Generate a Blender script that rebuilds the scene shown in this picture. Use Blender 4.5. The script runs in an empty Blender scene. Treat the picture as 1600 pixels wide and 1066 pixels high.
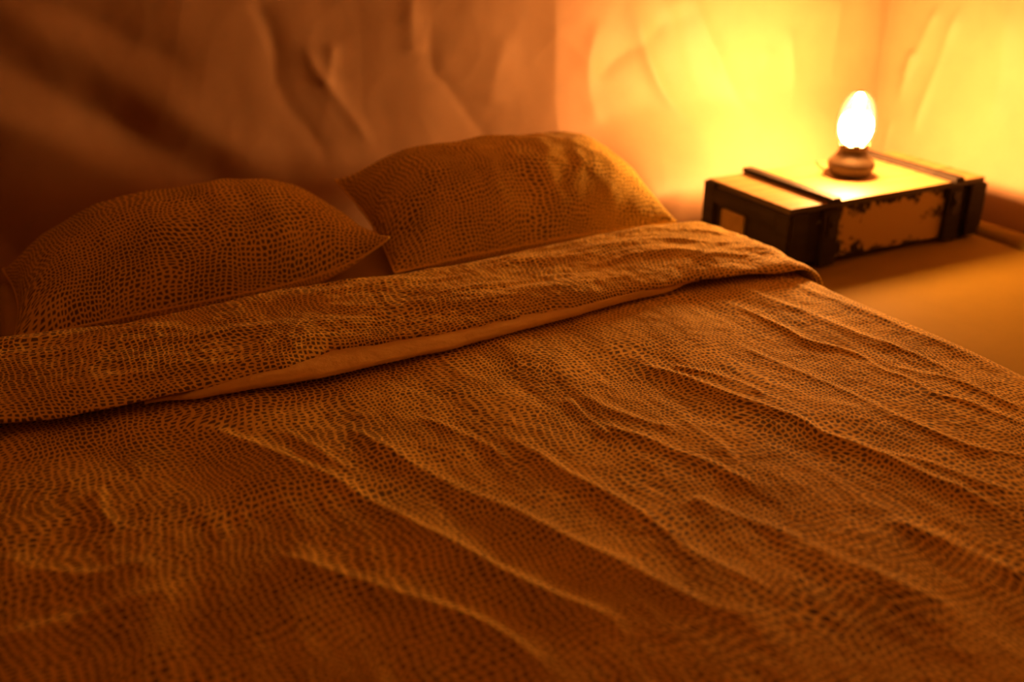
import bpy, bmesh, math, random
import numpy as np
from mathutils import Vector, Matrix

C = bpy.context.scene.collection
SC = bpy.context.scene
R = math.radians

# ------------------------------------------------------------------ camera
cam_d = bpy.data.cameras.new('camera')
cam_d.sensor_width = 36.0
cam_d.lens = 36.0
cam_d.clip_start = 0.02
cam_d.dof.use_dof = True
cam_d.dof.focus_distance = 1.72
cam_d.dof.aperture_fstop = 1.9
cam = bpy.data.objects.new('camera', cam_d)
cam.location = (0.0, 0.0, 0.94)
cam.rotation_euler = (R(90.0 - 24.019), 0.0, R(-27.0))
C.objects.link(cam)
SC.camera = cam

# ------------------------------------------------------------------ world, exposure
w = bpy.data.worlds.new('night')
w.use_nodes = True
w.node_tree.nodes['Background'].inputs[0].default_value = (0.10, 0.13, 0.2, 1)
w.node_tree.nodes['Background'].inputs[1].default_value = 0.02
SC.world = w
SC.view_settings.view_transform = 'Standard'
SC.view_settings.look = 'None'
SC.view_settings.exposure = 0.0
SC.view_settings.gamma = 1.0
SC.view_settings.use_curve_mapping = False
SC.cycles.max_bounces = 12
SC.cycles.diffuse_bounces = 6
SC.cycles.transparent_max_bounces = 12

LAMP_POWER = 750.0                 # emission strength of the glowing bulb
LAMP_COLOR = (1.0, 0.40, 0.11)

# ------------------------------------------------------------------ helpers
def _link(name, me, mat, parent=None):
    o = bpy.data.objects.new(name, me)
    C.objects.link(o)
    if mat is not None:
        me.materials.append(mat)
    if parent is not None:
        o.parent = parent
    return o

def obj(name, bm, mat, parent=None, smooth=False):
    bmesh.ops.recalc_face_normals(bm, faces=bm.faces)
    me = bpy.data.meshes.new(name)
    bm.to_mesh(me); bm.free()
    if smooth:
        for p in me.polygons: p.use_smooth = True
    return _link(name, me, mat, parent)

def empty(name, loc=(0, 0, 0)):
    o = bpy.data.objects.new(name, None)
    o.location = loc; o.empty_display_size = 0.1
    C.objects.link(o)
    return o

def tag(o, label, cat, group=None):
    o['label'] = label; o['category'] = cat
    if group: o['group'] = group
    return o

def struct(o, label=None, cat=None):
    o['kind'] = 'structure'
    if label: o['label'] = label
    if cat: o['category'] = cat
    return o

def add_box(bm, x0, x1, y0, y1, z0, z1, bev=0.002, seg=2):
    m = Matrix.Translation(((x0+x1)/2, (y0+y1)/2, (z0+z1)/2)) @ Matrix.Diagonal((x1-x0, y1-y0, z1-z0, 1))
    r = bmesh.ops.create_cube(bm, size=1.0, matrix=m)
    if bev > 0:
        es = list({e for v in r['verts'] for e in v.link_edges})
        bmesh.ops.bevel(bm, geom=es, offset=bev, segments=seg, affect='EDGES', profile=0.5)

def add_lathe(bm, prof, n=48, cx=0, cy=0, cz=0, wob=None, close=False):
    rings = []
    for i, (r, z) in enumerate(prof):
        ring = []
        for k in range(n):
            a = 2*math.pi*k/n
            rr = r if wob is None else r*wob(i, a)
            zz = z
            ring.append(bm.verts.new((cx+rr*math.cos(a), cy+rr*math.sin(a), cz+zz)))
        rings.append(ring)
    for a, b in zip(rings[:-1], rings[1:]):
        for k in range(n):
            bm.faces.new((a[k], a[(k+1) % n], b[(k+1) % n], b[k]))
    if close:
        bm.faces.new(rings[0][::-1]); bm.faces.new(rings[-1])

def add_tube(bm, pts, r, n=10):
    pts = [Vector(p) for p in pts]
    rings = []
    for i, p in enumerate(pts):
        t = (pts[min(i+1, len(pts)-1)] - pts[max(i-1, 0)]).normalized()
        up = Vector((0, 0, 1)) if abs(t.z) < 0.9 else Vector((1, 0, 0))
        a = t.cross(up).normalized(); b = t.cross(a)
        rings.append([bm.verts.new(p + (a*math.cos(2*math.pi*k/n) + b*math.sin(2*math.pi*k/n))*r) for k in range(n)])
    for a, b in zip(rings[:-1], rings[1:]):
        for k in range(n):
            bm.faces.new((a[k], a[(k+1) % n], b[(k+1) % n], b[k]))
    bm.faces.new(rings[0][::-1]); bm.faces.new(rings[-1])

def grid_mesh(name, P, mat, parent=None, uv=None, wrap_u=False, caps=False):
    """P: (n, m, 3) array of points -> smooth quad mesh; uv: (n, m, 2) cloth coordinates in metres."""
    n, m = P.shape[:2]
    idx = np.arange(n*m).reshape(n, m)
    if wrap_u:
        idx = np.vstack([idx, idx[:1]])
    q = np.stack([idx[:-1, :-1], idx[1:, :-1], idx[1:, 1:], idx[:-1, 1:]], -1).reshape(-1, 4)
    me = bpy.data.meshes.new(name)
    me.vertices.add(n*m)
    me.vertices.foreach_set('co', P.reshape(-1).astype(np.float32))
    me.loops.add(len(q)*4); me.polygons.add(len(q))
    me.loops.foreach_set('vertex_index', q.reshape(-1).astype(np.int32))
    me.polygons.foreach_set('loop_start', (np.arange(len(q))*4).astype(np.int32))
    me.polygons.foreach_set('use_smooth', np.ones(len(q), dtype=bool))
    if uv is not None:
        l = me.uv_layers.new(name='cloth')
        l.data.foreach_set('uv', uv.reshape(-1, 2)[q.reshape(-1)].reshape(-1).astype(np.float32))
    me.update(); me.validate()
    return _link(name, me, mat, parent)

_rng = np.random.default_rng(7)
_G = _rng.normal(size=(256, 256, 2)); _G /= np.linalg.norm(_G, axis=2, keepdims=True)
def noise2(x, y):
    xi = np.floor(x).astype(int); yi = np.floor(y).astype(int)
    xf = x-xi; yf = y-yi
    u = xf*xf*xf*(xf*(xf*6-15)+10); v = yf*yf*yf*(yf*(yf*6-15)+10)
    def g(i, j):
        q = _G[(xi+i) % 256, (yi+j) % 256]
        return q[..., 0]*(xf-i) + q[..., 1]*(yf-j)
    return ((g(0, 0)*(1-u)+g(1, 0)*u)*(1-v) + (g(0, 1)*(1-u)+g(1, 1)*u)*v)*1.5
def fbm(x, y, o=3):
    s = 0; a = 1.0
    for k in range(o):
        s = s + a*noise2(x*2**k + 17.3*k, y*2**k + 5.1*k); a *= 0.5
    return s

def smooth(x, a, b):
    t = np.clip((x-a)/(b-a), 0, 1)
    return t*t*(3-2*t)

def resample(pts, n):
    """smooth a polyline (Catmull-Rom) so that cloth folds run without kinks."""
    p = np.array(pts, float)
    if len(p) < 3:
        t = np.linspace(0, 1, n)[:, None]
        return p[0]*(1-t) + p[-1]*t
    q = np.vstack([2*p[0]-p[1], p, 2*p[-1]-p[-2]])
    out = []
    for t in np.linspace(0, len(p)-1-1e-6, n):
        i = int(t); f = t-i
        a, b, c, d = q[i], q[i+1], q[i+2], q[i+3]
        out.append(0.5*((2*b)+(-a+c)*f+(2*a-5*b+4*c-d)*f*f+(-a+3*b-3*c+d)*f**3))
    return np.array(out)

def folds(x, y, lines, skew=0.0, end=0.12, sharp=0.35):
    """height of cloth folds that follow polylines: a rounded crest with soft flanks."""
    H = np.zeros_like(x)
    for amp, wid, pts in lines:
        p = resample(pts, 6*len(pts))
        x0, x1 = p[:, 0].min()-wid*6, p[:, 0].max()+wid*6
        y0, y1 = p[:, 1].min()-wid*6, p[:, 1].max()+wid*6
        m = (x > x0) & (x < x1) & (y > y0) & (y < y1)
        if not m.any(): continue
        px, py = x[m], y[m]
        best = np.full(px.shape, 1e9); tt = np.zeros_like(px); sg = np.zeros_like(px)
        n = len(p)-1
        for i in range(n):
            d = p[i+1]-p[i]; L2 = d@d+1e-12
            t = np.clip(((px-p[i, 0])*d[0]+(py-p[i, 1])*d[1])/L2, 0, 1)
            ex = px-(p[i, 0]+t*d[0]); ey = py-(p[i, 1]+t*d[1])
            dd = np.hypot(ex, ey)
            k = dd < best
            best = np.where(k, dd, best); tt = np.where(k, (i+t)/n, tt)
            sg = np.where(k, np.sign(d[0]*ey-d[1]*ex), sg)
        w_ = wid*(1+skew*sg)
        prof = np.exp(-(np.sqrt((best/w_)**2+sharp**2)-sharp))
        fade = smooth(tt, 0, end+0.1)*smooth(1-tt, 0, end+0.1)
        fade = fade*(0.8+0.2*np.sin(tt*9+amp*3000))
        H[m] += amp*prof*fade
    return H

def interp(pts, x):
    p = np.array(pts)
    return np.interp(x, p[:, 0], p[:, 1])

# ------------------------------------------------------------------ materials
def mat_new(name):
    m = bpy.data.materials.new(name); m.use_nodes = True
    nt = m.node_tree
    return m, nt, nt.nodes['Principled BSDF']

def N(nt, typ, **kw):
    n = nt.nodes.new(typ)
    for k, v in kw.items(): setattr(n, k, v)
    return n

def simple(name, col, rough=0.8, metal=0.0, spec=0.3):
    m, nt, b = mat_new(name)
    b.inputs['Base Color'].default_value = (*col, 1); b.inputs['Roughness'].default_value = rough
    b.inputs['Metallic'].default_value = metal; b.inputs['Specular IOR Level'].default_value = spec
    return m

def math_(nt, op, a, b=None, clamp=False):
    n = N(nt, 'ShaderNodeMath', operation=op, use_clamp=clamp)
    for i, v in enumerate((a, b)):
        if v is None: continue
        if isinstance(v, (int, float)): n.inputs[i].default_value = v
        else: nt.links.new(v, n.inputs[i])
    return n.outputs[0]

def noise_n(nt, vec, scale, detail=3, rough=0.5, dim='3D'):
    n = N(nt, 'ShaderNodeTexNoise', noise_dimensions=dim)
    n.inputs['Scale'].default_value = scale; n.inputs['Detail'].default_value = detail
    n.inputs['Roughness'].default_value = rough
    if vec is not None: nt.links.new(vec, n.inputs['Vector'])
    return n

def ramp(nt, fac, stops, interp_='LINEAR'):
    n = N(nt, 'ShaderNodeValToRGB'); n.color_ramp.interpolation = interp_
    e = n.color_ramp.elements
    while len(e) > 1: e.remove(e[-1])
    e[0].position, e[0].color = stops[0][0], (*stops[0][1], 1)
    for p, c in stops[1:]:
        q = e.new(p); q.color = (*c, 1)
    nt.links.new(fac, n.inputs[0])
    return n.outputs[0]

def spotted_cloth(name, cell=0.0096, ground=(0.90, 0.67, 0.12), spot=(0.17, 0.12, 0.03), edge=0.15):
    """printed cotton: small dark rounded cells in flowing rows on a pale ground."""
    m, nt, b = mat_new(name)
    L = nt.links
    uv = N(nt, 'ShaderNodeUVMap'); uv.uv_map = 'cloth'
    # the rows of the print flow and swirl
    w1 = noise_n(nt, uv.outputs[0], 4.0, 1.0, 0.4, '2D')
    w2 = noise_n(nt, uv.outputs[0], 17.0, 0.5, 0.4, '2D')
    def off(n, amp):
        s = N(nt, 'ShaderNodeVectorMath', operation='SUBTRACT'); L.new(n.outputs['Color'], s.inputs[0]); s.inputs[1].default_value = (.5, .5, .5)
        k = N(nt, 'ShaderNodeVectorMath', operation='SCALE'); L.new(s.outputs[0], k.inputs[0]); k.inputs['Scale'].default_value = amp
        return k.outputs[0]
    a1 = N(nt, 'ShaderNodeVectorMath', operation='ADD'); L.new(uv.outputs[0], a1.inputs[0]); L.new(off(w1, 0.10), a1.inputs[1])
    a2 = N(nt, 'ShaderNodeVectorMath', operation='ADD'); L.new(a1.outputs[0], a2.inputs[0]); L.new(off(w2, 0.013), a2.inputs[1])
    v = N(nt, 'ShaderNodeTexVoronoi', voronoi_dimensions='2D', feature='DISTANCE_TO_EDGE')
    v.inputs['Scale'].default_value = 1.0/cell; v.inputs['Randomness'].default_value = 0.52
    L.new(a2.outputs[0], v.inputs['Vector'])
    big = noise_n(nt, uv.outputs[0], 9.0, 1.0, 0.5, '2D')
    thr = math_(nt, 'ADD', math_(nt, 'MULTIPLY', big.outputs['Fac'], 0.16), edge-0.08)
    d = math_(nt, 'SUBTRACT', v.outputs['Distance'], thr)
    f = math_(nt, 'MULTIPLY', d, 11.0, True)
    mix = N(nt, 'ShaderNodeMix', data_type='RGBA')
    L.new(f, mix.inputs['Factor']); mix.inputs[6].default_value = (*ground, 1); mix.inputs[7].default_value = (*spot, 1)
    L.new(mix.outputs[2], b.inputs['Base Color'])
    b.inputs['Roughness'].default_value = 0.85; b.inputs['Specular IOR Level'].default_value = 0.08
    b.inputs['Sheen Weight'].default_value = 0.05; b.inputs['Sheen Roughness'].default_value = 0.5
    # fine crumple of the cotton
    tc = N(nt, 'ShaderNodeTexCoord')
    n1 = noise_n(nt, tc.outputs['Object'], 28, 4, 0.6)
    bp = N(nt, 'ShaderNodeBump'); bp.inputs['Strength'].default_value = 0.35; bp.inputs['Distance'].default_value = 0.01
    L.new(n1.outputs['Fac'], bp.inputs['Height']); L.new(bp.outputs[0], b.inputs['Normal'])
    return m

def plain_cloth(name, col, rough=0.85, bump=0.2, scale=30, spec=0.2):
    m, nt, b = mat_new(name); L = nt.links
    tc = N(nt, 'ShaderNodeTexCoord')
    n1 = noise_n(nt, tc.outputs['Object'], scale, 4, 0.6)
    c = ramp(nt, n1.outputs['Fac'], [(0.3, tuple(q*0.93 for q in col)), (0.7, col)])
    L.new(c, b.inputs['Base Color'])
    bp = N(nt, 'ShaderNodeBump'); bp.inputs['Strength'].default_value = bump; bp.inputs['Distance'].default_value = 0.01
    L.new(n1.outputs['Fac'], bp.inputs['Height']); L.new(bp.outputs[0], b.inputs['Normal'])
    b.inputs['Roughness'].default_value = rough; b.inputs['Specular IOR Level'].default_value = spec
    return m

def wood(name, col, col2, scale=(3, 40, 40), patch=None, rough=0.7, spec=0.15, edge=None):
    """weathered painted boards; patch = list of (centre, half size) where old pale paint remains."""
    m, nt, b = mat_new(name); L = nt.links
    tc = N(nt, 'ShaderNodeTexCoord')
    mp = N(nt, 'ShaderNodeMapping'); mp.inputs['Scale'].default_value = scale
    L.new(tc.outputs['Object'], mp.inputs[0])
    n1 = noise_n(nt, mp.outputs[0], 1.0, 6, 0.65)
    c = ramp(nt, n1.outputs['Fac'], [(0.32, col2), (0.62, col)])
    if patch:
        n2 = noise_n(nt, tc.outputs['Object'], 13, 5, 0.65)
        n3 = noise_n(nt, tc.outputs['Object'], 60, 3, 0.6)
        for (cx, cy, cz), (hx, hy, hz), pc, rag in patch:
            sep = N(nt, 'ShaderNodeSeparateXYZ'); L.new(tc.outputs['Object'], sep.inputs[0])
            ds = []
            for ax, (q, h) in enumerate(((cx, hx), (cy, hy), (cz, hz))):
                ds.append(math_(nt, 'DIVIDE', math_(nt, 'ABSOLUTE', math_(nt, 'SUBTRACT', sep.outputs[ax], q)), h))
            d = math_(nt, 'MAXIMUM', math_(nt, 'MAXIMUM', ds[0], ds[1]), ds[2])
            e = math_(nt, 'ADD', d, math_(nt, 'MULTIPLY', math_(nt, 'SUBTRACT', n2.outputs['Fac'], 0.5), rag))
            e = math_(nt, 'ADD', e, math_(nt, 'MULTIPLY', math_(nt, 'SUBTRACT', n3.outputs['Fac'], 0.5), rag*0.4))
            f = math_(nt, 'MULTIPLY', math_(nt, 'SUBTRACT', 1.0, e), 6.0, True)
            mix = N(nt, 'ShaderNodeMix', data_type='RGBA')
            L.new(f, mix.inputs['Factor']); L.new(c, mix.inputs[6]); mix.inputs[7].default_value = (*pc, 1)
            c = mix.outputs[2]
    if edge:                                        # upward faces keep the board colour, all others take the edge colour
        g = N(nt, 'ShaderNodeNewGeometry'); sp = N(nt, 'ShaderNodeSeparateXYZ'); L.new(g.outputs['True Normal'], sp.inputs[0])
        mix = N(nt, 'ShaderNodeMix', data_type='RGBA')
        L.new(math_(nt, 'GREATER_THAN', sp.outputs[2], 0.9), mix.inputs['Factor']); mix.inputs[6].default_value = (*edge, 1); L.new(c, mix.inputs[7])
        c = mix.outputs[2]
    L.new(c, b.inputs['Base Color'])
    bp = N(nt, 'ShaderNodeBump'); bp.inputs['Strength'].default_value = 0.3; bp.inputs['Distance'].default_value = 0.003
    L.new(n1.outputs['Fac'], bp.inputs['Height']); L.new(bp.outputs[0], b.inputs['Normal'])
    b.inputs['Roughness'].default_value = rough; b.inputs['Specular IOR Level'].default_value = spec
    return m

M_canvas = plain_cloth('tent_canvas', (0.46, 0.30, 0.17), 0.55, 0.06, 14, 0.3)
M_ground = plain_cloth('groundsheet', (0.27, 0.18, 0.02), 0.75, 0.12, 9, 0.08)
M_print = spotted_cloth('spotted_cotton')
M_pillow = spotted_cloth('spotted_pillow_cotton', 0.0100)
M_white = plain_cloth('white_cotton', (0.88, 0.68, 0.2), 0.8, 0.2, 40)
M_sheet = plain_cloth('plain_sheet', (0.62, 0.46, 0.15), 0.85, 0.15, 20)

# ------------------------------------------------------------------ cloth folds, in metres on the bed and on the walls
BED_RIDGES = [
    (0.009, 0.016, [(0.192, 1.455), (0.221, 1.389), (0.256, 1.316), (0.287, 1.249), (0.321, 1.171), (0.344, 1.092), (0.357, 1.057), (0.382, 0.986), (0.407, 0.924), (0.428, 0.861), (0.451, 0.809), (0.477, 0.766), (0.498, 0.731), (0.528, 0.684)]),
    (0.009, 0.02, [(0.366, 1.362), (0.399, 1.281), (0.421, 1.206), (0.442, 1.123), (0.469, 1.043), (0.495, 0.987), (0.514, 0.924), (0.535, 0.864), (0.558, 0.813), (0.58, 0.751), (0.612, 0.687), (0.647, 0.624)]),
    (0.005, 0.012, [(0.304, 1.354), (0.318, 1.3), (0.329, 1.266), (0.339, 1.215), (0.359, 1.164)]),
    (0.009, 0.016, [(0.207, 1.026), (0.219, 1.006), (0.245, 0.968), (0.272, 0.93), (0.306, 0.877), (0.336, 0.837), (0.364, 0.795), (0.38, 0.759), (0.392, 0.713), (0.4, 0.662)]),
    (0.008, 0.018, [(0.582, 1.226), (0.588, 1.148), (0.598, 1.094), (0.608, 1.036), (0.623, 0.979), (0.636, 0.934), (0.645, 0.888), (0.647, 0.845), (0.649, 0.8), (0.665, 0.755), (0.677, 0.722), (0.699, 0.663)]),
    (0.009, 0.015, [(0.913, 1.33), (0.927, 1.295), (0.951, 1.238), (0.965, 1.18), (0.982, 1.126), (1.0, 1.074), (1.015, 1.03), (1.013, 0.976), (1.032, 0.927), (1.047, 0.873), (1.056, 0.817), (1.07, 0.776), (1.077, 0.719), (1.085, 0.65)]),
    (0.007, 0.013, [(1.131, 1.345), (1.132, 1.281), (1.142, 1.21), (1.152, 1.149), (1.159, 1.095), (1.165, 1.032), (1.166, 0.973), (1.169, 0.929), (1.179, 0.883), (1.19, 0.85), (1.236, 0.804), (1.256, 0.778)]),
    (0.008, 0.011, [(1.249, 1.536), (1.25, 1.499), (1.255, 1.423), (1.258, 1.344), (1.255, 1.276), (1.285, 1.215), (1.294, 1.173), (1.284, 1.123), (1.298, 1.077), (1.29, 1.014), (1.309, 0.973), (1.319, 0.921), (1.334, 0.859)]),
    (0.009, 0.022, [(1.333, 1.581), (1.33, 1.532), (1.339, 1.459), (1.354, 1.386), (1.357, 1.322), (1.36, 1.262), (1.376, 1.218), (1.393, 1.166)]),
    (0.009, 0.025, [(1.432, 1.607), (1.44, 1.585), (1.448, 1.491), (1.459, 1.397), (1.466, 1.308), (1.467, 1.23), (1.482, 1.147), (1.486, 1.051)]),
    (0.006, 0.012, [(1.373, 1.239), (1.383, 1.196), (1.393, 1.123), (1.389, 1.051), (1.375, 0.991), (1.369, 0.949), (1.391, 0.902)]),
    (0.005, 0.012, [(1.315, 1.122), (1.327, 1.105), (1.366, 1.046), (1.37, 0.977), (1.38, 0.917)]),
    (0.004, 0.008, [(0.735, 1.253), (0.731, 1.22), (0.726, 1.148), (0.718, 1.097)]),
    (0.006, 0.014, [(0.733, 1.162), (0.741, 1.121), (0.765, 1.079), (0.785, 1.028), (0.811, 0.971), (0.817, 0.932), (0.828, 0.879)]),
    (0.005, 0.012, [(0.767, 1.246), (0.766, 1.214), (0.781, 1.159), (0.808, 1.108), (0.835, 1.086)]),
    (0.004, 0.008, [(0.861, 1.126), (0.854, 1.068), (0.86, 1.027), (0.844, 0.966)]),
    (0.006, 0.018, [(0.73, 0.915), (0.735, 0.894), (0.753, 0.847), (0.77, 0.811), (0.79, 0.753)]),
    (0.005, 0.009, [(0.045, 1.317), (0.039, 1.278), (0.037, 1.234), (0.043, 1.206), (0.053, 1.174)]),
    (0.008, 0.025, [(-0.117, 1.013), (-0.092, 1.015), (-0.054, 1.016), (-0.002, 1.014), (0.053, 1.018), (0.109, 1.017)]),
    (0.007, 0.025, [(-0.1, 1.195), (-0.072, 1.169), (-0.046, 1.135), (0.006, 1.091), (0.049, 1.089), (0.102, 1.057)]),
    (0.004, 0.009, [(0.963, 1.288), (0.971, 1.269), (1.006, 1.213), (1.025, 1.162), (1.02, 1.104)]),
    (0.005, 0.013, [(1.057, 0.9), (1.065, 0.882), (1.089, 0.847), (1.108, 0.781), (1.138, 0.728)]),
    (0.006, 0.02, [(0.921, 0.767), (0.939, 0.711), (0.959, 0.66), (0.978, 0.586)]),
    (0.005, 0.018, [(0.776, 0.782), (0.801, 0.711), (0.828, 0.637), (0.852, 0.57)]),
    (0.004, 0.01, [(0.492, 1.313), (0.524, 1.239), (0.549, 1.159), (0.555, 1.09)]),
]
HEM = [(-0.07, 1.548), (0.019, 1.533), (0.139, 1.522), (0.353, 1.527), (0.452, 1.563), (0.647, 1.547), (0.962, 1.563), (1.246, 1.599), (1.468, 1.559)]
STRIP = [(0.139, 1.532), (0.203, 1.508), (0.403, 1.481), (0.637, 1.495), (0.922, 1.542), (1.248, 1.611)]
FAR = [(-0.053, 1.889), (0.159, 1.856), (0.435, 1.871), (0.653, 1.853), (0.798, 1.861), (1.123, 1.887), (1.317, 1.922), (1.427, 1.922)]
WALL_FOLDS = [
    (-0.045, 0.065, [(-0.244, 0.74), (-0.094, 0.647), (0.045, 0.56), (0.184, 0.468), (0.332, 0.35), (0.456, 0.26), (0.602, 0.137), (0.751, -0.026)]),
    (0.035, 0.06, [(-0.266, 0.649), (-0.114, 0.551), (-0.001, 0.455), (0.164, 0.35), (0.259, 0.28), (0.358, 0.202), (0.449, 0.099)]),
    (0.032, 0.07, [(-0.065, 0.787), (0.114, 0.644), (0.251, 0.549), (0.397, 0.431), (0.566, 0.29), (0.689, 0.151)]),
    (-0.022, 0.045, [(0.01, 0.785), (0.151, 0.699), (0.252, 0.645), (0.365, 0.584), (0.512, 0.486)]),
    (-0.035, 0.055, [(-0.32, 0.417), (-0.166, 0.301), (-0.054, 0.188), (-0.008, 0.14), (0.075, 0.054), (0.16, -0.058)]),
    (-0.013, 0.026, [(0.644, 0.694), (0.649, 0.662), (0.676, 0.582), (0.677, 0.484), (0.699, 0.419), (0.756, 0.33), (0.797, 0.236)]),
    (0.014, 0.02, [(0.746, 0.582), (0.788, 0.483), (0.85, 0.395), (0.922, 0.273)]),
    (-0.009, 0.02, [(1.091, 0.694), (1.092, 0.495), (1.132, 0.442), (1.202, 0.34), (1.247, 0.27)]),
    (0.012, 0.025, [(1.042, 0.696), (1.038, 0.599), (1.043, 0.516)]),
    (0.01, 0.018, [(0.829, 0.577), (0.816, 0.514), (0.794, 0.449)]),
    (0.01, 0.03, [(1.314, 0.586), (1.275, 0.468), (1.252, 0.364)]),
    (0.022, 0.024, [(1.69, 0.672), (1.753, 0.526), (1.78, 0.46), (1.85, 0.342), (1.929, 0.251), (1.995, 0.152)]),
    (0.022, 0.02, [(1.907, 0.681), (1.97, 0.55), (2.013, 0.471), (2.031, 0.431), (2.087, 0.339), (2.164, 0.228)]),
    (0.018, 0.018, [(2.268, 0.53), (2.266, 0.461), (2.289, 0.359), (2.267, 0.255)]),
    (0.015, 0.02, [(2.211, 0.475), (2.168, 0.38), (2.141, 0.305)]),
    (-0.015, 0.03, [(1.582, 0.41), (1.667, 0.477), (1.776, 0.525), (1.861, 0.593)]),
    (-0.014, 0.03, [(1.88, 0.628), (1.909, 0.517), (1.95, 0.399), (1.995, 0.245)]),
    (0.01, 0.02, [(2.427, 0.639), (2.427, 0.479), (2.428, 0.317)]),
    (0.012, 0.025, [(1.596, 0.606), (1.559, 0.448), (1.592, 0.283)]),
]
SIDE_FOLDS = [
    (0.015, 0.014, [(2.311, 0.607), (2.362, 0.443), (2.41, 0.266)]),
    (0.015, 0.014, [(2.25, 0.614), (2.294, 0.393), (2.342, 0.174)]),
    (0.012, 0.012, [(2.377, 0.451), (2.382, 0.409), (2.405, 0.356)]),
    (0.01, 0.025, [(2.125, 0.647), (2.108, 0.447), (2.1, 0.262)]),
    (0.008, 0.012, [(2.419, 0.236), (2.434, 0.166), (2.444, 0.115)]),
]

# ------------------------------------------------------------------ tent: floor, walls, roof
XR, YB, XS, KL = 2.63, 2.50, 1.45, 0.06     # right wall, back wall, seam where the back wall turns, its slope
XL, YF, ZW = -1.55, -2.35, 1.25

def back_y(x):
    return np.where(x > XS, YB, YB + (XS-x)*KL)

# back wall, left stretch (behind the pillows) and right stretch (behind the lamp): one cloth with a seam
def wall_grid(xs, zs, fn):
    X, Z = np.meshgrid(xs, zs, indexing='ij')
    return fn(X, Z)

def lean(Z):
    return 0.11*smooth(Z, 0.0, 0.42)

def f_back(X, Z):
    y = back_y(X) + lean(Z) - 0.085*smooth(X, 1.5, 1.72)*smooth(XR-X, 0.0, 0.12)*(1-smooth(Z, 0.06, 0.34))
    d = folds(X, Z, WALL_FOLDS, 0, 0.1, 0.5)
    d = 0.65*d + 0.010*fbm(X*2.1, Z*1.6, 2) + 0.0012*fbm(X*9+4, Z*5, 2) + 0.0022*(1-np.abs(noise2(X*1.9+Z*1.2+7, Z*1.5-X*0.8)))**4 + 0.0007*(1-np.abs(noise2(X*6.1-Z*2+3, Z*4.3+X)))**5
    pin = smooth(Z, 0.02, 0.12)*smooth(np.abs(X-XR), 0.0, 0.05)
    seam = 0.03*np.clip(1-np.abs(X-XS)/0.55, 0, 1)
    return np.stack([X + lean(Z)*smooth(X, 1.8, XR), y-(d+seam)*pin, Z], -1)

xs = np.concatenate([np.linspace(XL, -0.15, 50)[:-1], np.linspace(-0.15, XR, 460)])
zs = np.concatenate([np.linspace(0, 0.85, 140)[:-1], np.linspace(0.85, ZW, 20)])
struct(grid_mesh('wall_back', wall_grid(xs, zs, f_back), M_canvas), 'creased cream canvas tent wall behind the bed and lamp', 'wall')

def f_right(Y, Z):
    d = folds(Y, Z, SIDE_FOLDS, 0, 0.1, 0.5) + 0.008*fbm(Y*2.3, Z*1.6, 2) + 0.0014*fbm(Y*10, Z*7, 2)
    pin = smooth(Z, 0.02, 0.12)*smooth(YB-Y, 0.0, 0.05)
    return np.stack([XR+lean(Z)-d*pin, Y+lean(Z)*smooth(Y, 1.9, YB), Z], -1)
ys = np.concatenate([np.linspace(YF, 1.5, 40)[:-1], np.linspace(1.5, YB, 200)])
struct(grid_mesh('wall_right', wall_grid(ys, zs, f_right), M_canvas), 'cream canvas tent wall right of the crate', 'wall')

def flat_wall(name, a, b):
    t = np.linspace(0, 1, 60)[:, None]; z = np.linspace(0, ZW, 20)[None, :]
    x = a[0]+(b[0]-a[0])*t+0*z; y = a[1]+(b[1]-a[1])*t+0*z
    n = np.array([a[1]-b[1], b[0]-a[0]], float); n /= np.linalg.norm(n)
    d = 0.015*fbm((t+0*z)*9, z*2.2+3+0*t, 2)*smooth(z, 0.02, 0.2)*smooth(np.minimum(t, 1-t), 0, 0.05)
    return struct(grid_mesh(name, np.stack([x+n[0]*d, y+n[1]*d, z+0*t], -1), M_canvas))
yl = float(back_y(np.array(XL)))
flat_wall('wall_left', (XL, YF), (XL, yl+0.12))
flat_wall('wall_front', (XR+0.12, YF), (XL, YF))

# roof: a low canvas pyramid over the walls
bm = bmesh.new()
loop = [(XL, YF), (XR+0.11, YF), (XR+0.11, YB+0.11), (XS, YB+0.11), (XL, yl+0.11)]
apex = bm.verts.new((0.55, 0.15, 2.55))
vs = [bm.verts.new((x, y, ZW)) for x, y in loop]
for i in range(len(vs)):
    bm.faces.new((vs[i], vs[(i+1) % len(vs)], apex))
bmesh.ops.subdivide_edges(bm, edges=bm.edges[:], cuts=3, use_grid_fill=True)
struct(obj('ceiling', bm, M_canvas))

# floor: a sewn-in groundsheet, slightly wavy
X, Y = np.meshgrid(np.linspace(XL-0.02, XR+0.02, 160), np.linspace(YF-0.02, yl+0.02, 180), indexing='ij')
Z = 0.004*fbm(X*2.2, Y*2.2, 3)*smooth(X, 1.6, 1.9)*0.5
Z = np.minimum(Z, 0.0)
struct(grid_mesh('floor', np.stack([X, Y, Z], -1), M_ground), 'pale tent groundsheet beside the bed', 'floor')

# rolled hem of the groundsheet along the right wall
t = np.linspace(0, 1, 60); a = np.linspace(-0.1, math.pi+0.1, 16)
T, A = np.meshgrid(t, a, indexing='ij')
yy = YF+0.1 + (YB-0.06-YF-0.1)*T
rad = 0.030*(1+0.12*noise2(yy*3, yy*0+1.5))
cx = 2.562 + 0.006*noise2(yy*2.2, yy*0+8.2)
struct(grid_mesh('trim_1', np.stack([cx+rad*1.25*np.cos(A), yy, np.maximum(rad*0.95*np.sin(A), 0.0005)], -1), M_ground), 'rolled groundsheet hem along the foot of the right wall', 'hem')

# ------------------------------------------------------------------ bed
ZB = 0.170                                     # top of the bed
SR, SL, RR = 1.475, -0.13, 0.085               # where the sides begin to fall, and how roundly

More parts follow.
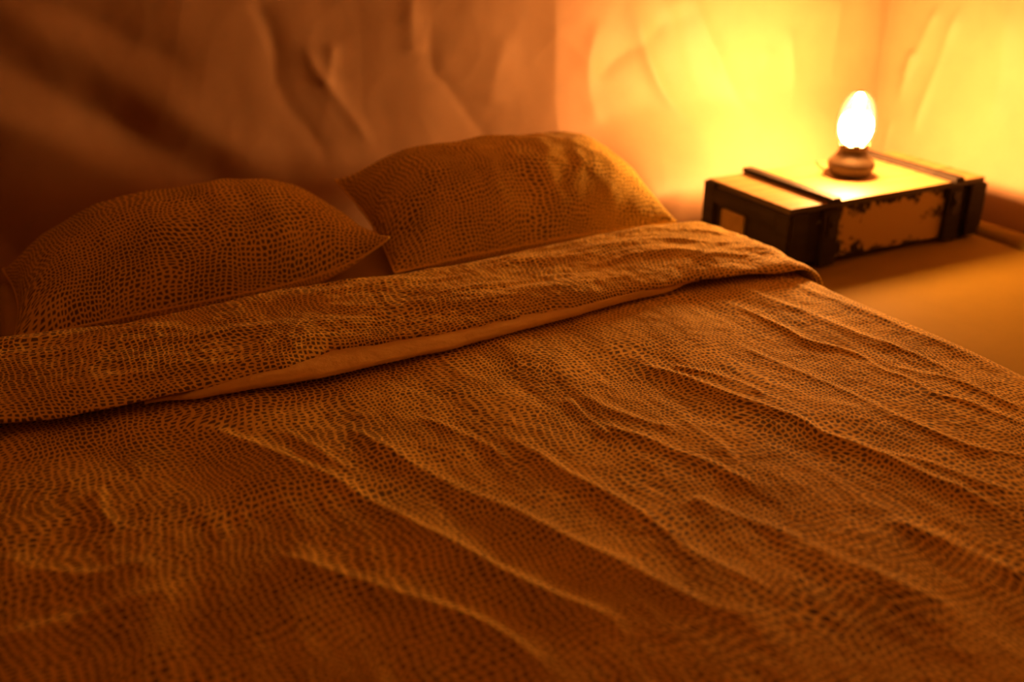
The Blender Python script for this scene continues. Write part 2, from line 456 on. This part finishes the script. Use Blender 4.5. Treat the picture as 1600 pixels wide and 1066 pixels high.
def drape(s, y, h):
    """flat cloth coordinate s across the bed + height h -> the bed's rounded top and falling sides."""
    def side(q):
        a = np.clip(q/RR, 0, math.pi/2)
        ext = np.clip(q - RR*math.pi/2, 0, None)
        return RR*np.sin(a)+0.02*ext, -RR*(1-np.cos(a))-ext, np.sin(a), np.cos(a)
    qr = np.clip(s-SR, 0, None); ql = np.clip(SL-s, 0, None)
    dxr, dzr, nxr, nzr = side(qr); dxl, dzl, nxl, nzl = side(ql)
    x = np.clip(s, SL, SR)+dxr-dxl
    nx = nxr-nxl; nz = np.minimum(nzr, nzl)
    return np.stack([x+nx*h, y+0*h, np.maximum(ZB+dzr+dzl+nz*h, 0.012)], -1)

# mattress with its fitted sheet
mt = empty('mattress', (0.70, 1.05, 0.0))
bm = bmesh.new(); add_box(bm, -0.76, 0.77, -1.12, 1.36, 0.002, 0.128, 0.03, 4)
obj('mattress_core', bm, M_sheet, mt, True)
def slab(x0, x1, y0, y1, z1, r=0.03, n=90):
    u = np.linspace(-1, 1, n); U, V = np.meshgrid(u, u, indexing='ij')
    hx, hy = (x1-x0)/2, (y1-y0)/2
    ex = np.clip((np.abs(U)-0.94)/0.06, 0, 1); ey = np.clip((np.abs(V)-0.94)/0.06, 0, 1)
    e = np.maximum(ex, ey)
    z = z1 - 0.012*e**2 - np.where(e >= 1, 0.06, 0)
    z = z + 0.003*fbm(U*6, V*8, 3)*(1-e)
    return np.stack([(x0+x1)/2+U*hx, (y0+y1)/2+V*hy, z], -1)
grid_mesh('fitted_sheet', slab(-0.765, 0.775, -1.125, 1.365, 0.141), M_sheet, mt)
tag(mt, 'low mattress in a plain fitted sheet showing between and beside the pillows', 'mattress')

# duvet
dv = empty('duvet', (0.70, 0.80, ZB))
def local(P, o=dv): return P - np.array(o.location)
ss = np.concatenate([np.linspace(-0.30, -0.14, 24)[:-1], np.linspace(-0.14, SR, 420)[:-1], np.linspace(SR, SR+0.265, 50)])
yy = np.concatenate([np.linspace(-0.55, 0.35, 60)[:-1], np.linspace(0.35, 1.66, 400)[:-1], np.linspace(1.66, 1.88, 20)])
S, Yg = np.meshgrid(ss, yy, indexing='ij')
def dome(S, Y):
    u = np.clip(np.where(S > 0.3, (S-0.3)/1.22, (S-0.3)/0.9), -1, 1)
    return 0.056*np.cos(u*math.pi/2)**1.2*(1-0.75*smooth(Y, 0.6, 1.8))

def bed_h(S, Y):
    far = smooth(Y, 1.72, 1.62)
    far = 1-smooth(Y, 1.60, 1.72)
    h = 0.78*folds(S, Y, [(a, 0.72*w_+0.001, p) for a, w_, p in BED_RIDGES], -0.4, 0.08, 0.25)
    warp = 0.04*noise2(S*3, Y*2)
    h = h + 0.0055*fbm((S+warp)*4.0, Y*1.6, 2) + 0.0016*fbm((S+warp)*15.0+9, Y*4.0, 2) + 0.0005*fbm(S*48, Y*22, 2)
    h = h + dome(S, Y)
    return h*(0.35+0.65*far)
H = bed_h(S, Yg)
cov = grid_mesh('duvet_cover', local(drape(S, Yg, H)), M_print, dv, np.stack([S, Yg], -1))
sm = cov.modifiers.new('cloth thickness', 'SOLIDIFY'); sm.thickness = 0.012; sm.offset = -1.0

# turned-back head end of the duvet: hem towards the foot, soft roll towards the pillows
def cuff_surface(n_s=460, n_t=150):
    s = np.concatenate([np.linspace(-0.22, 1.30, n_s-140)[:-1], np.linspace(1.30, SR+0.215, 141)])
    t = np.linspace(0, 1, n_t)
    S, T = np.meshgrid(s, t, indexing='ij')
    hem = interp(HEM, S) + 0.006*noise2(S*9, S*0+2.2) + 0.003*noise2(S*31, S*0+6.2)
    back = interp(FAR, S) + 0.03
    k = interp([(-0.2, 0.9), (0.1, 0.85), (0.4, 1.0), (0.9, 1.05), (1.25, 1.1), (1.42, 1.0), (1.5, 0.8), (1.7, 0.45)], S)
    th = 0.034*k                                   # how high the turned-back layers stand
    # along T: underside of the hem -> rounded lip -> top -> roll at the back -> down behind
    W = back-hem
    ty = np.array([0.00, 0.05, 0.08, 0.10, 0.125, 0.16, 0.22, 0.32, 0.50, 0.68, 0.80, 0.88, 0.93, 0.97, 1.0])
    fy = np.array([0.16, 0.05, 0.012, 0.0, 0.003, 0.02, 0.07, 0.17, 0.40, 0.66, 0.85, 0.95, 0.99, 0.985, 0.94])
    fz = np.array([0.30, 0.34, 0.38, 0.46, 0.56, 0.68, 0.80, 0.93, 1.05, 1.05, 0.93, 0.65, 0.25, -0.3, -0.8])
    y = hem + W*np.interp(T, ty, fy)
    h = th*np.interp(T, ty, fz)
    top = smooth(T, 0.12, 0.3)*smooth(1-T, 0.04, 0.2)
    wv = 0.03*noise2(S*4, y*4)
    h = h + top*(0.007*fbm(S*3.0+3, (y+wv)*9.0, 2) + 0.0028*fbm(S*7.0, (y+wv)*26.0+3, 2) + 0.001*fbm(S*50, y*60, 2))
    h = h + folds(S, y, CUFF_RIDGES, 0.0, 0.2, 0.4)*top
    h = h + 0.004*noise2(S*12, S*0+4.4)*(1-smooth(T, 0.15, 0.3))
    h = h + dome(S, y)*smooth(1-T, 0.0, 0.15)
    return S, T, y, h
CUFF_RIDGES = [
    (0.007, 0.010, [(1.05, 1.70), (1.16, 1.72), (1.28, 1.70), (1.40, 1.66)]),
    (0.007, 0.009, [(1.12, 1.79), (1.22, 1.80), (1.33, 1.77), (1.45, 1.70)]),
    (0.008, 0.012, [(1.20, 1.86), (1.32, 1.87), (1.42, 1.82), (1.50, 1.73)]),
    (0.006, 0.008, [(1.28, 1.66), (1.36, 1.665), (1.46, 1.63)]),
    (0.006, 0.012, [(0.62, 1.70), (0.78, 1.70), (0.93, 1.72), (1.05, 1.76)]),
    (0.006, 0.014, [(0.80, 1.645), (0.95, 1.65), (1.10, 1.67)]),
    (0.005, 0.014, [(0.10, 1.68), (0.28, 1.70), (0.45, 1.69)]),
    (0.006, 0.016, [(0.35, 1.80), (0.55, 1.79), (0.75, 1.81)]),
    (0.005, 0.014, [(-0.05, 1.74), (0.12, 1.76), (0.25, 1.80)]),
]
S2, T2, y2, h2 = cuff_surface()
uvc = np.stack([S2+3.1, y2*1.0+(T2 < 0.1)*(y2-y2.min())*0], -1)
hem2 = interp(HEM, S2)
uvc[..., 1] = np.where(T2 < 0.10, 2*hem2-y2, y2) + h2*0.8 + 2.0
cf = grid_mesh('turned_back_cuff', local(drape(S2, y2, h2+0.004)), M_print, dv, uvc)

# pale quilt showing along the open hem of the cover
n_s, n_t = 300, 24
s = np.linspace(0.135, 1.262, n_s); a = np.linspace(0, 1, n_t)
S3, A3 = np.meshgrid(s, a, indexing='ij')
hem3 = interp(HEM, S3); st3 = np.minimum(interp(STRIP, S3), hem3-0.002) + 0.002*noise2(S3*14, S3*0+3.7)
ta = np.array([0, 0.3, 0.45, 0.5, 0.55, 0.7, 1.0])
fy = np.array([-1.6, 0.3, 0.92, 1.0, 0.95, 0.55, -1.6]); fz = np.array([0.002, 0.003, 0.005, 0.010, 0.0135, 0.0175, 0.020])
w3 = np.maximum(hem3-st3, 0.004)
tp = smooth(S3, 0.135, 0.22)*smooth(1.262-S3, 0.0, 0.12)
y3 = hem3 + 0.02*(1-tp) - np.where(np.interp(A3, ta, fy) > 0, w3*np.interp(A3, ta, fy), 0.02*np.interp(A3, ta, fy))
h3 = np.interp(A3, ta, fz)*interp([(0.13, 0.3), (0.3, 1.0), (1.1, 1.0), (1.27, 0.3)], S3) + 0.004 + dome(S3, y3)
h3 = h3 + 0.0015*fbm(S3*10, y3*40, 2)
q = grid_mesh('quilt_filling', local(drape(S3, y3, h3)), M_white, dv)
q['label'] = 'pale quilt edge peeping out of the open hem'
tag(dv, 'spotted duvet spread over the bed, its head end turned back', 'duvet')

# ------------------------------------------------------------------ pillows
def make_pillow(name, BL, BR, FL, FR, T, seed, dish=(0.05, 0.08), bot=0.145, lift=0.0, pu_=2.3):
    n, m = 150, 110
    u = np.sin(np.linspace(-math.pi/2, math.pi/2, n)); v = np.sin(np.linspace(-math.pi/2, math.pi/2, m))
    U, V = np.meshgrid(u, v, indexing='ij')
    Ue = U*(1-dish[0]*(1-V**2)**1.2*np.abs(U)**3); Ve = V*(1-dish[1]*(1-U**2)*np.abs(V)**3)
    BL, BR, FL, FR = map(np.array, (BL, BR, FL, FR))
    a = ((Ue+1)/2)[..., None]; b = ((Ve+1)/2)[..., None]
    base = (FL*(1-a)+FR*a)*(1-b) + (BL*(1-a)+BR*a)*b
    base[..., 2] += lift*((Ue+1)/2)**7*(1-(Ve+1)/2)**1.5
    lens = ((1-np.abs(U)**pu_)*(1-np.abs(V)**2.1))**0.62
    Lx = np.linalg.norm(FR-FL)/2; Ly = np.linalg.norm(BL-FL)/2
    pu, pv = U*Lx, V*Ly
    edge = np.maximum(np.abs(U)**5, np.abs(V)**5)
    nz = 0.007*fbm(pu*6+seed, pv*6+seed*2, 3)*(1-edge**3) + 0.004*np.sin((pv*55+3*noise2(pu*8+seed, pv*8)))*np.abs(U)**8*(1-np.abs(U)**30) \
        + 0.004*np.sin((pu*50+3*noise2(pu*8, pv*8+seed)))*np.abs(V)**8*(1-np.abs(V)**30)
    ex = FR-FL; ex = ex/np.linalg.norm(ex); ey = (BL+BR-FL-FR); ey /= np.linalg.norm(ey)
    nrm = np.cross(ex, ey); nrm /= np.linalg.norm(nrm)
    top = base + ((T*lens+nz)[..., None])*nrm
    low = base - ((0.55*T*lens-nz*0.5)[..., None])*nrm
    low[..., 2] = np.maximum(low[..., 2], bot)
    top[..., 2] = np.maximum(top[..., 2], low[..., 2])
    o_loc = np.array([(FL[0]+FR[0]+BL[0]+BR[0])/4, (FL[1]+FR[1]+BL[1]+BR[1])/4, bot])
    root = tag(empty(name, tuple(o_loc)), '', 'pillow', 'spotted pillows side by side at the head of the bed')
    def arc(A, ax):
        d = np.linalg.norm(np.diff(A, axis=ax), axis=2); d = np.concatenate([np.zeros_like(np.take(d, [0], ax)), np.cumsum(d, ax)], ax)
        return d - np.take(d, [A.shape[ax]//2], ax)
    sm_top = base + ((T*lens)[..., None])*nrm
    pu = arc(sm_top, 0); pv = arc(sm_top, 1)
    P = np.concatenate([top, low[:, ::-1]], 1)          # one closed skin, wrapped round the front and back seams
    UV = np.concatenate([np.stack([pu+seed, pv], -1), np.stack([pu[:, ::-1]+seed, 1.3-pv[:, ::-1]], -1)], 1)
    P = np.concatenate([P, P[:, :1]], 1); UV = np.concatenate([UV, UV[:, -1:]], 1)
    case = grid_mesh('pillowcase', P-o_loc, M_pillow, root, UV)
    # stitched seam round the edge
    ring = np.concatenate([base[:, 0], base[-1, 1:], base[::-1, -1][1:], base[0, ::-1][1:-1]])
    bm = bmesh.new(); pts = ring[::2]-o_loc
    pts[:, 2] = np.maximum(pts[:, 2], 0.002)
    add_tube(bm, [tuple(p) for p in pts]+[tuple(pts[0])], 0.0028, 6)
    obj('seam', bm, M_pillow, root, True)
    return root

pr = make_pillow('pillow', BL=(0.745, 2.44, 0.262), BR=(1.475, 2.40, 0.268), FL=(0.725, 1.985, 0.168), FR=(1.492, 2.02, 0.166), T=0.155, seed=4.0, pu_=3.4)
pr['label'] = 'spotted pillow nearest the lamp, tilted up against the tent wall'
pl = make_pillow('pillow', BL=(-0.035, 2.42, 0.160), BR=(0.690, 2.43, 0.225), FL=(-0.035, 2.00, 0.155), FR=(0.715, 1.985, 0.175), T=0.170, seed=1.5, lift=0.075)
pl['label'] = 'spotted pillow at the dark end of the bed, its corner lapping the other pillow'

# ------------------------------------------------------------------ crate
CX, CY = 1.797, 1.945                         # near left corner of the crate
CL, CW = 0.705, 0.335
cr = empty('wooden_crate', (CX, CY, 0.0))
M_wood = wood('crate_wood', (0.040, 0.030, 0.022), (0.02, 0.016, 0.014), (4, 40, 40), rough=0.65)
M_front = wood('crate_front_wood', (0.040, 0.030, 0.022), (0.02, 0.016, 0.014), (4, 40, 30),
               patch=[((0.375, -0.002, 0.088), (0.205, 0.05, 0.066), (0.50, 0.36, 0.12), 2.4)])
M_end = wood('crate_end_wood', (0.040, 0.030, 0.022), (0.02, 0.016, 0.014), (30, 5, 40))
M_lid = wood('crate_lid_wood', (0.44, 0.29, 0.10), (0.27, 0.17, 0.06), (3, 30, 30), rough=0.5, spec=0.4, edge=(0.06, 0.042, 0.028))
M_metal = simple('dark_metal', (0.05, 0.04, 0.035), 0.45, 0.8)
M_pale = wood('pale_label', (0.34, 0.24, 0.09), (0.24, 0.17, 0.07), (20, 20, 20))
T_ = 0.012
bm = bmesh.new(); add_box(bm, 0.0+T_, CL-T_, 0.0, T_, 0.016, 0.160, 0.0015); obj('front_board', bm, M_front, cr)
bm = bmesh.new(); add_box(bm, 0.0+T_, CL-T_, CW-T_, CW, 0.016, 0.160, 0.0015); obj('back_board', bm, M_wood, cr)
for x in (0.0, CL-T_):
    bm = bmesh.new(); add_box(bm, x, x+T_, 0.0, CW, 0.016, 0.160, 0.0015); obj('end_board', bm, M_end, cr)
bm = bmesh.new(); add_box(bm, T_, CL-T_, T_, CW-T_, 0.016, 0.026, 0); obj('base_board', bm, M_wood, cr)
# lid of three planks
lid_parts = []
lid = bmesh.new()
for k in range(3):
    y0 = -0.006+k*(CW+0.012)/3
    add_box(lid, -0.006, CL+0.006, y0+0.0008, y0+(CW+0.012)/3-0.0008, 0.1605, 0.178, 0.002)
lid_o = obj('lid', lid, M_lid, cr)
# cross battens on the lid
for x in (0.120, CL-0.130):
    bm = bmesh.new(); add_box(bm, x, x+0.032, -0.022, CW+0.012, 0.1782, 0.193, 0.002); obj('lid_batten', bm, M_wood, lid_o)
# upright battens on the front and back
for x in (0.0, 0.108, CL-0.140, CL-0.052):
    wd = 0.052
    bm = bmesh.new(); add_box(bm, x, x+wd, -0.016, -0.0003, 0.004 if x < 0.3 else 0.010, 0.160, 0.002); obj('front_batten', bm, M_wood, cr)
for x in (0.10, CL-0.14):
    bm = bmesh.new(); add_box(bm, x, x+0.042, CW+0.0003, CW+0.012, 0.006, 0.160, 0.002); obj('back_batten', bm, M_wood, cr)
# end frames: corner posts with a top and a bottom rail round the recessed end panel
for sx, x0, x1 in ((-1, -0.014, -0.0003), (1, CL+0.0003, CL+0.014)):
    for y0 in (-0.012, CW-0.036):
        bm = bmesh.new(); add_box(bm, x0, x1, y0, y0+0.048, 0.004 if sx < 0 else 0.03, 0.172 if y0 > 0 else 0.160, 0.002); obj('corner_post', bm, M_end, cr)
    bm = bmesh.new(); add_box(bm, x0, x1, 0.0365, CW-0.0365, 0.118, 0.160, 0.002); obj('end_rail', bm, M_end, cr)
    bm = bmesh.new(); add_box(bm, x0, x1, 0.0365, CW-0.0365, 0.016, 0.042, 0.002); obj('end_rail', bm, M_end, cr)
    # hand-hold plate
    bm = bmesh.new(); add_box(bm, x0 if sx < 0 else x0, x1, 0.165, 0.262, 0.0425, 0.112, 0.006, 3)
    hp = obj('hand_hold', bm, M_pale, cr); hp['label'] = 'pale hand-hold plate'
# skids
for x in (0.02, CL-0.085):
    bm = bmesh.new(); add_box(bm, x, x+0.045, -0.004, CW+0.004, 0.0005, 0.0158, 0.002); obj('skid', bm, M_wood, cr)
# hasps over the right and left battens
for x in (0.122, CL-0.126):
    bm = bmesh.new(); add_box(bm, x, x+0.026, -0.0205, -0.0163, 0.085, 0.150, 0.0015)
    add_box(bm, x+0.003, x+0.023, -0.0265, -0.0207, 0.112, 0.128, 0.0015)
    obj('latch', bm, M_metal, cr)
tag(cr, 'low dark wooden crate with battens and a worn pale patch, holding the lamp', 'crate')

# ------------------------------------------------------------------ lamp on the crate
LX, LY, LZ = 2.172, 2.127, 0.1785
lp = empty('table_lamp', (LX, LY, LZ))
M_base = simple('lamp_brass', (0.10, 0.066, 0.03), 0.5, 0.3)
bm = bmesh.new()
add_lathe(bm, [(0.0005, 0.0), (0.046, 0.0), (0.051, 0.003), (0.056, 0.010), (0.063, 0.020), (0.066, 0.030), (0.0655, 0.036), (0.062, 0.043), (0.054, 0.052),
               (0.046, 0.060), (0.041, 0.068), (0.0385, 0.074), (0.038, 0.080), (0.041, 0.083), (0.0405, 0.088), (0.036, 0.089), (0.010, 0.089), (0.0005, 0.089)])
obj('lamp_base', bm, M_base, lp, True)
# toothed gallery that holds the glass
bm = bmesh.new()
n = 96
prev = None
vi, vo = [], []
for k in range(n):
    a = 2*math.pi*k/n
    tooth = 0.008 if (k % 12) < 7 else 0.002
    ring = []
    for r, z in ((0.0405, 0.0885), (0.0425, 0.0885+tooth), (0.0415, 0.0885+tooth), (0.0395, 0.0885)):
        ring.append(bm.verts.new((r*math.cos(a), r*math.sin(a), z)))
    vi.append(ring)
for k in range(n):
    p, q_ = vi[k], vi[(k+1) % n]
    for j in range(4):
        bm.faces.new((p[j], p[(j+1) % 4], q_[(j+1) % 4], q_[j]))
obj('gallery', bm, M_base, lp)
# glass globe
m, nt, b = mat_new('clear_glass'); L = nt.links
nt.nodes.remove(b)
tr = N(nt, 'ShaderNodeBsdfTransparent'); gl = N(nt, 'ShaderNodeBsdfGlossy'); fr = N(nt, 'ShaderNodeFresnel'); mx = N(nt, 'ShaderNodeMixShader')
tr.inputs[0].default_value = (0.96, 0.95, 0.92, 1); gl.inputs['Roughness'].default_value = 0.05; fr.inputs['IOR'].default_value = 1.12
lu = N(nt, 'ShaderNodeBsdfTranslucent'); lu.inputs[0].default_value = (1, 1, 1, 1); mg = N(nt, 'ShaderNodeMixShader'); mg.inputs[0].default_value = 0.0035
L.new(tr.outputs[0], mg.inputs[1]); L.new(lu.outputs[0], mg.inputs[2])
L.new(fr.outputs[0], mx.inputs[0]); L.new(mg.outputs[0], mx.inputs[1]); L.new(gl.outputs[0], mx.inputs[2])
L.new(mx.outputs[0], nt.nodes['Material Output'].inputs[0])
M_glass = m
bm = bmesh.new()
outer = [(0.037, 0.0905), (0.043, 0.099), (0.049, 0.112), (0.0525, 0.130), (0.0535, 0.148), (0.0525, 0.168), (0.049, 0.188), (0.042, 0.208), (0.033, 0.222), (0.022, 0.232), (0.014, 0.237)]
add_lathe(bm, outer + [(r-0.0016, z) for r, z in outer[::-1]])
obj('glass_globe', bm, M_glass, lp, True)
# glowing bulb: broad low body and a tall slim tip
m, nt, b = mat_new('glowing_bulb'); L = nt.links
nt.nodes.remove(b)
em = N(nt, 'ShaderNodeEmission'); em.inputs[0].default_value = (*LAMP_COLOR, 1); em.inputs[1].default_value = LAMP_POWER
L.new(em.outputs[0], nt.nodes['Material Output'].inputs[0])
M_bulb = m
M_tip = m.copy(); M_tip.name = 'glowing_tip'
M_tip.node_tree.nodes['Emission'].inputs[1].default_value = LAMP_POWER*2.2
bm = bmesh.new()
add_lathe(bm, [(0.0005, 0.0895), (0.024, 0.091), (0.034, 0.100), (0.042, 0.114), (0.0455, 0.132), (0.045, 0.148), (0.041, 0.162), (0.032, 0.174), (0.020, 0.180), (0.0005, 0.182)], 24)
obj('bulb', bm, M_bulb, lp, True)
bm = bmesh.new()
add_lathe(bm, [(0.012, 0.178), (0.0125, 0.215), (0.011, 0.226), (0.006, 0.231), (0.0005, 0.232)], 16)
obj('bulb_tip', bm, M_tip, lp, True)
# little key at the side
bm = bmesh.new(); add_tube(bm, [(-0.060, 0.012, 0.020), (-0.075, 0.020, 0.021), (-0.088, 0.026, 0.026), (-0.096, 0.030, 0.034), (-0.103, 0.033, 0.044)], 0.003)
obj('wick_key', bm, M_base, lp, True)
tag(lp, 'lit table lamp with a glowing glass globe standing on the crate', 'lamp')
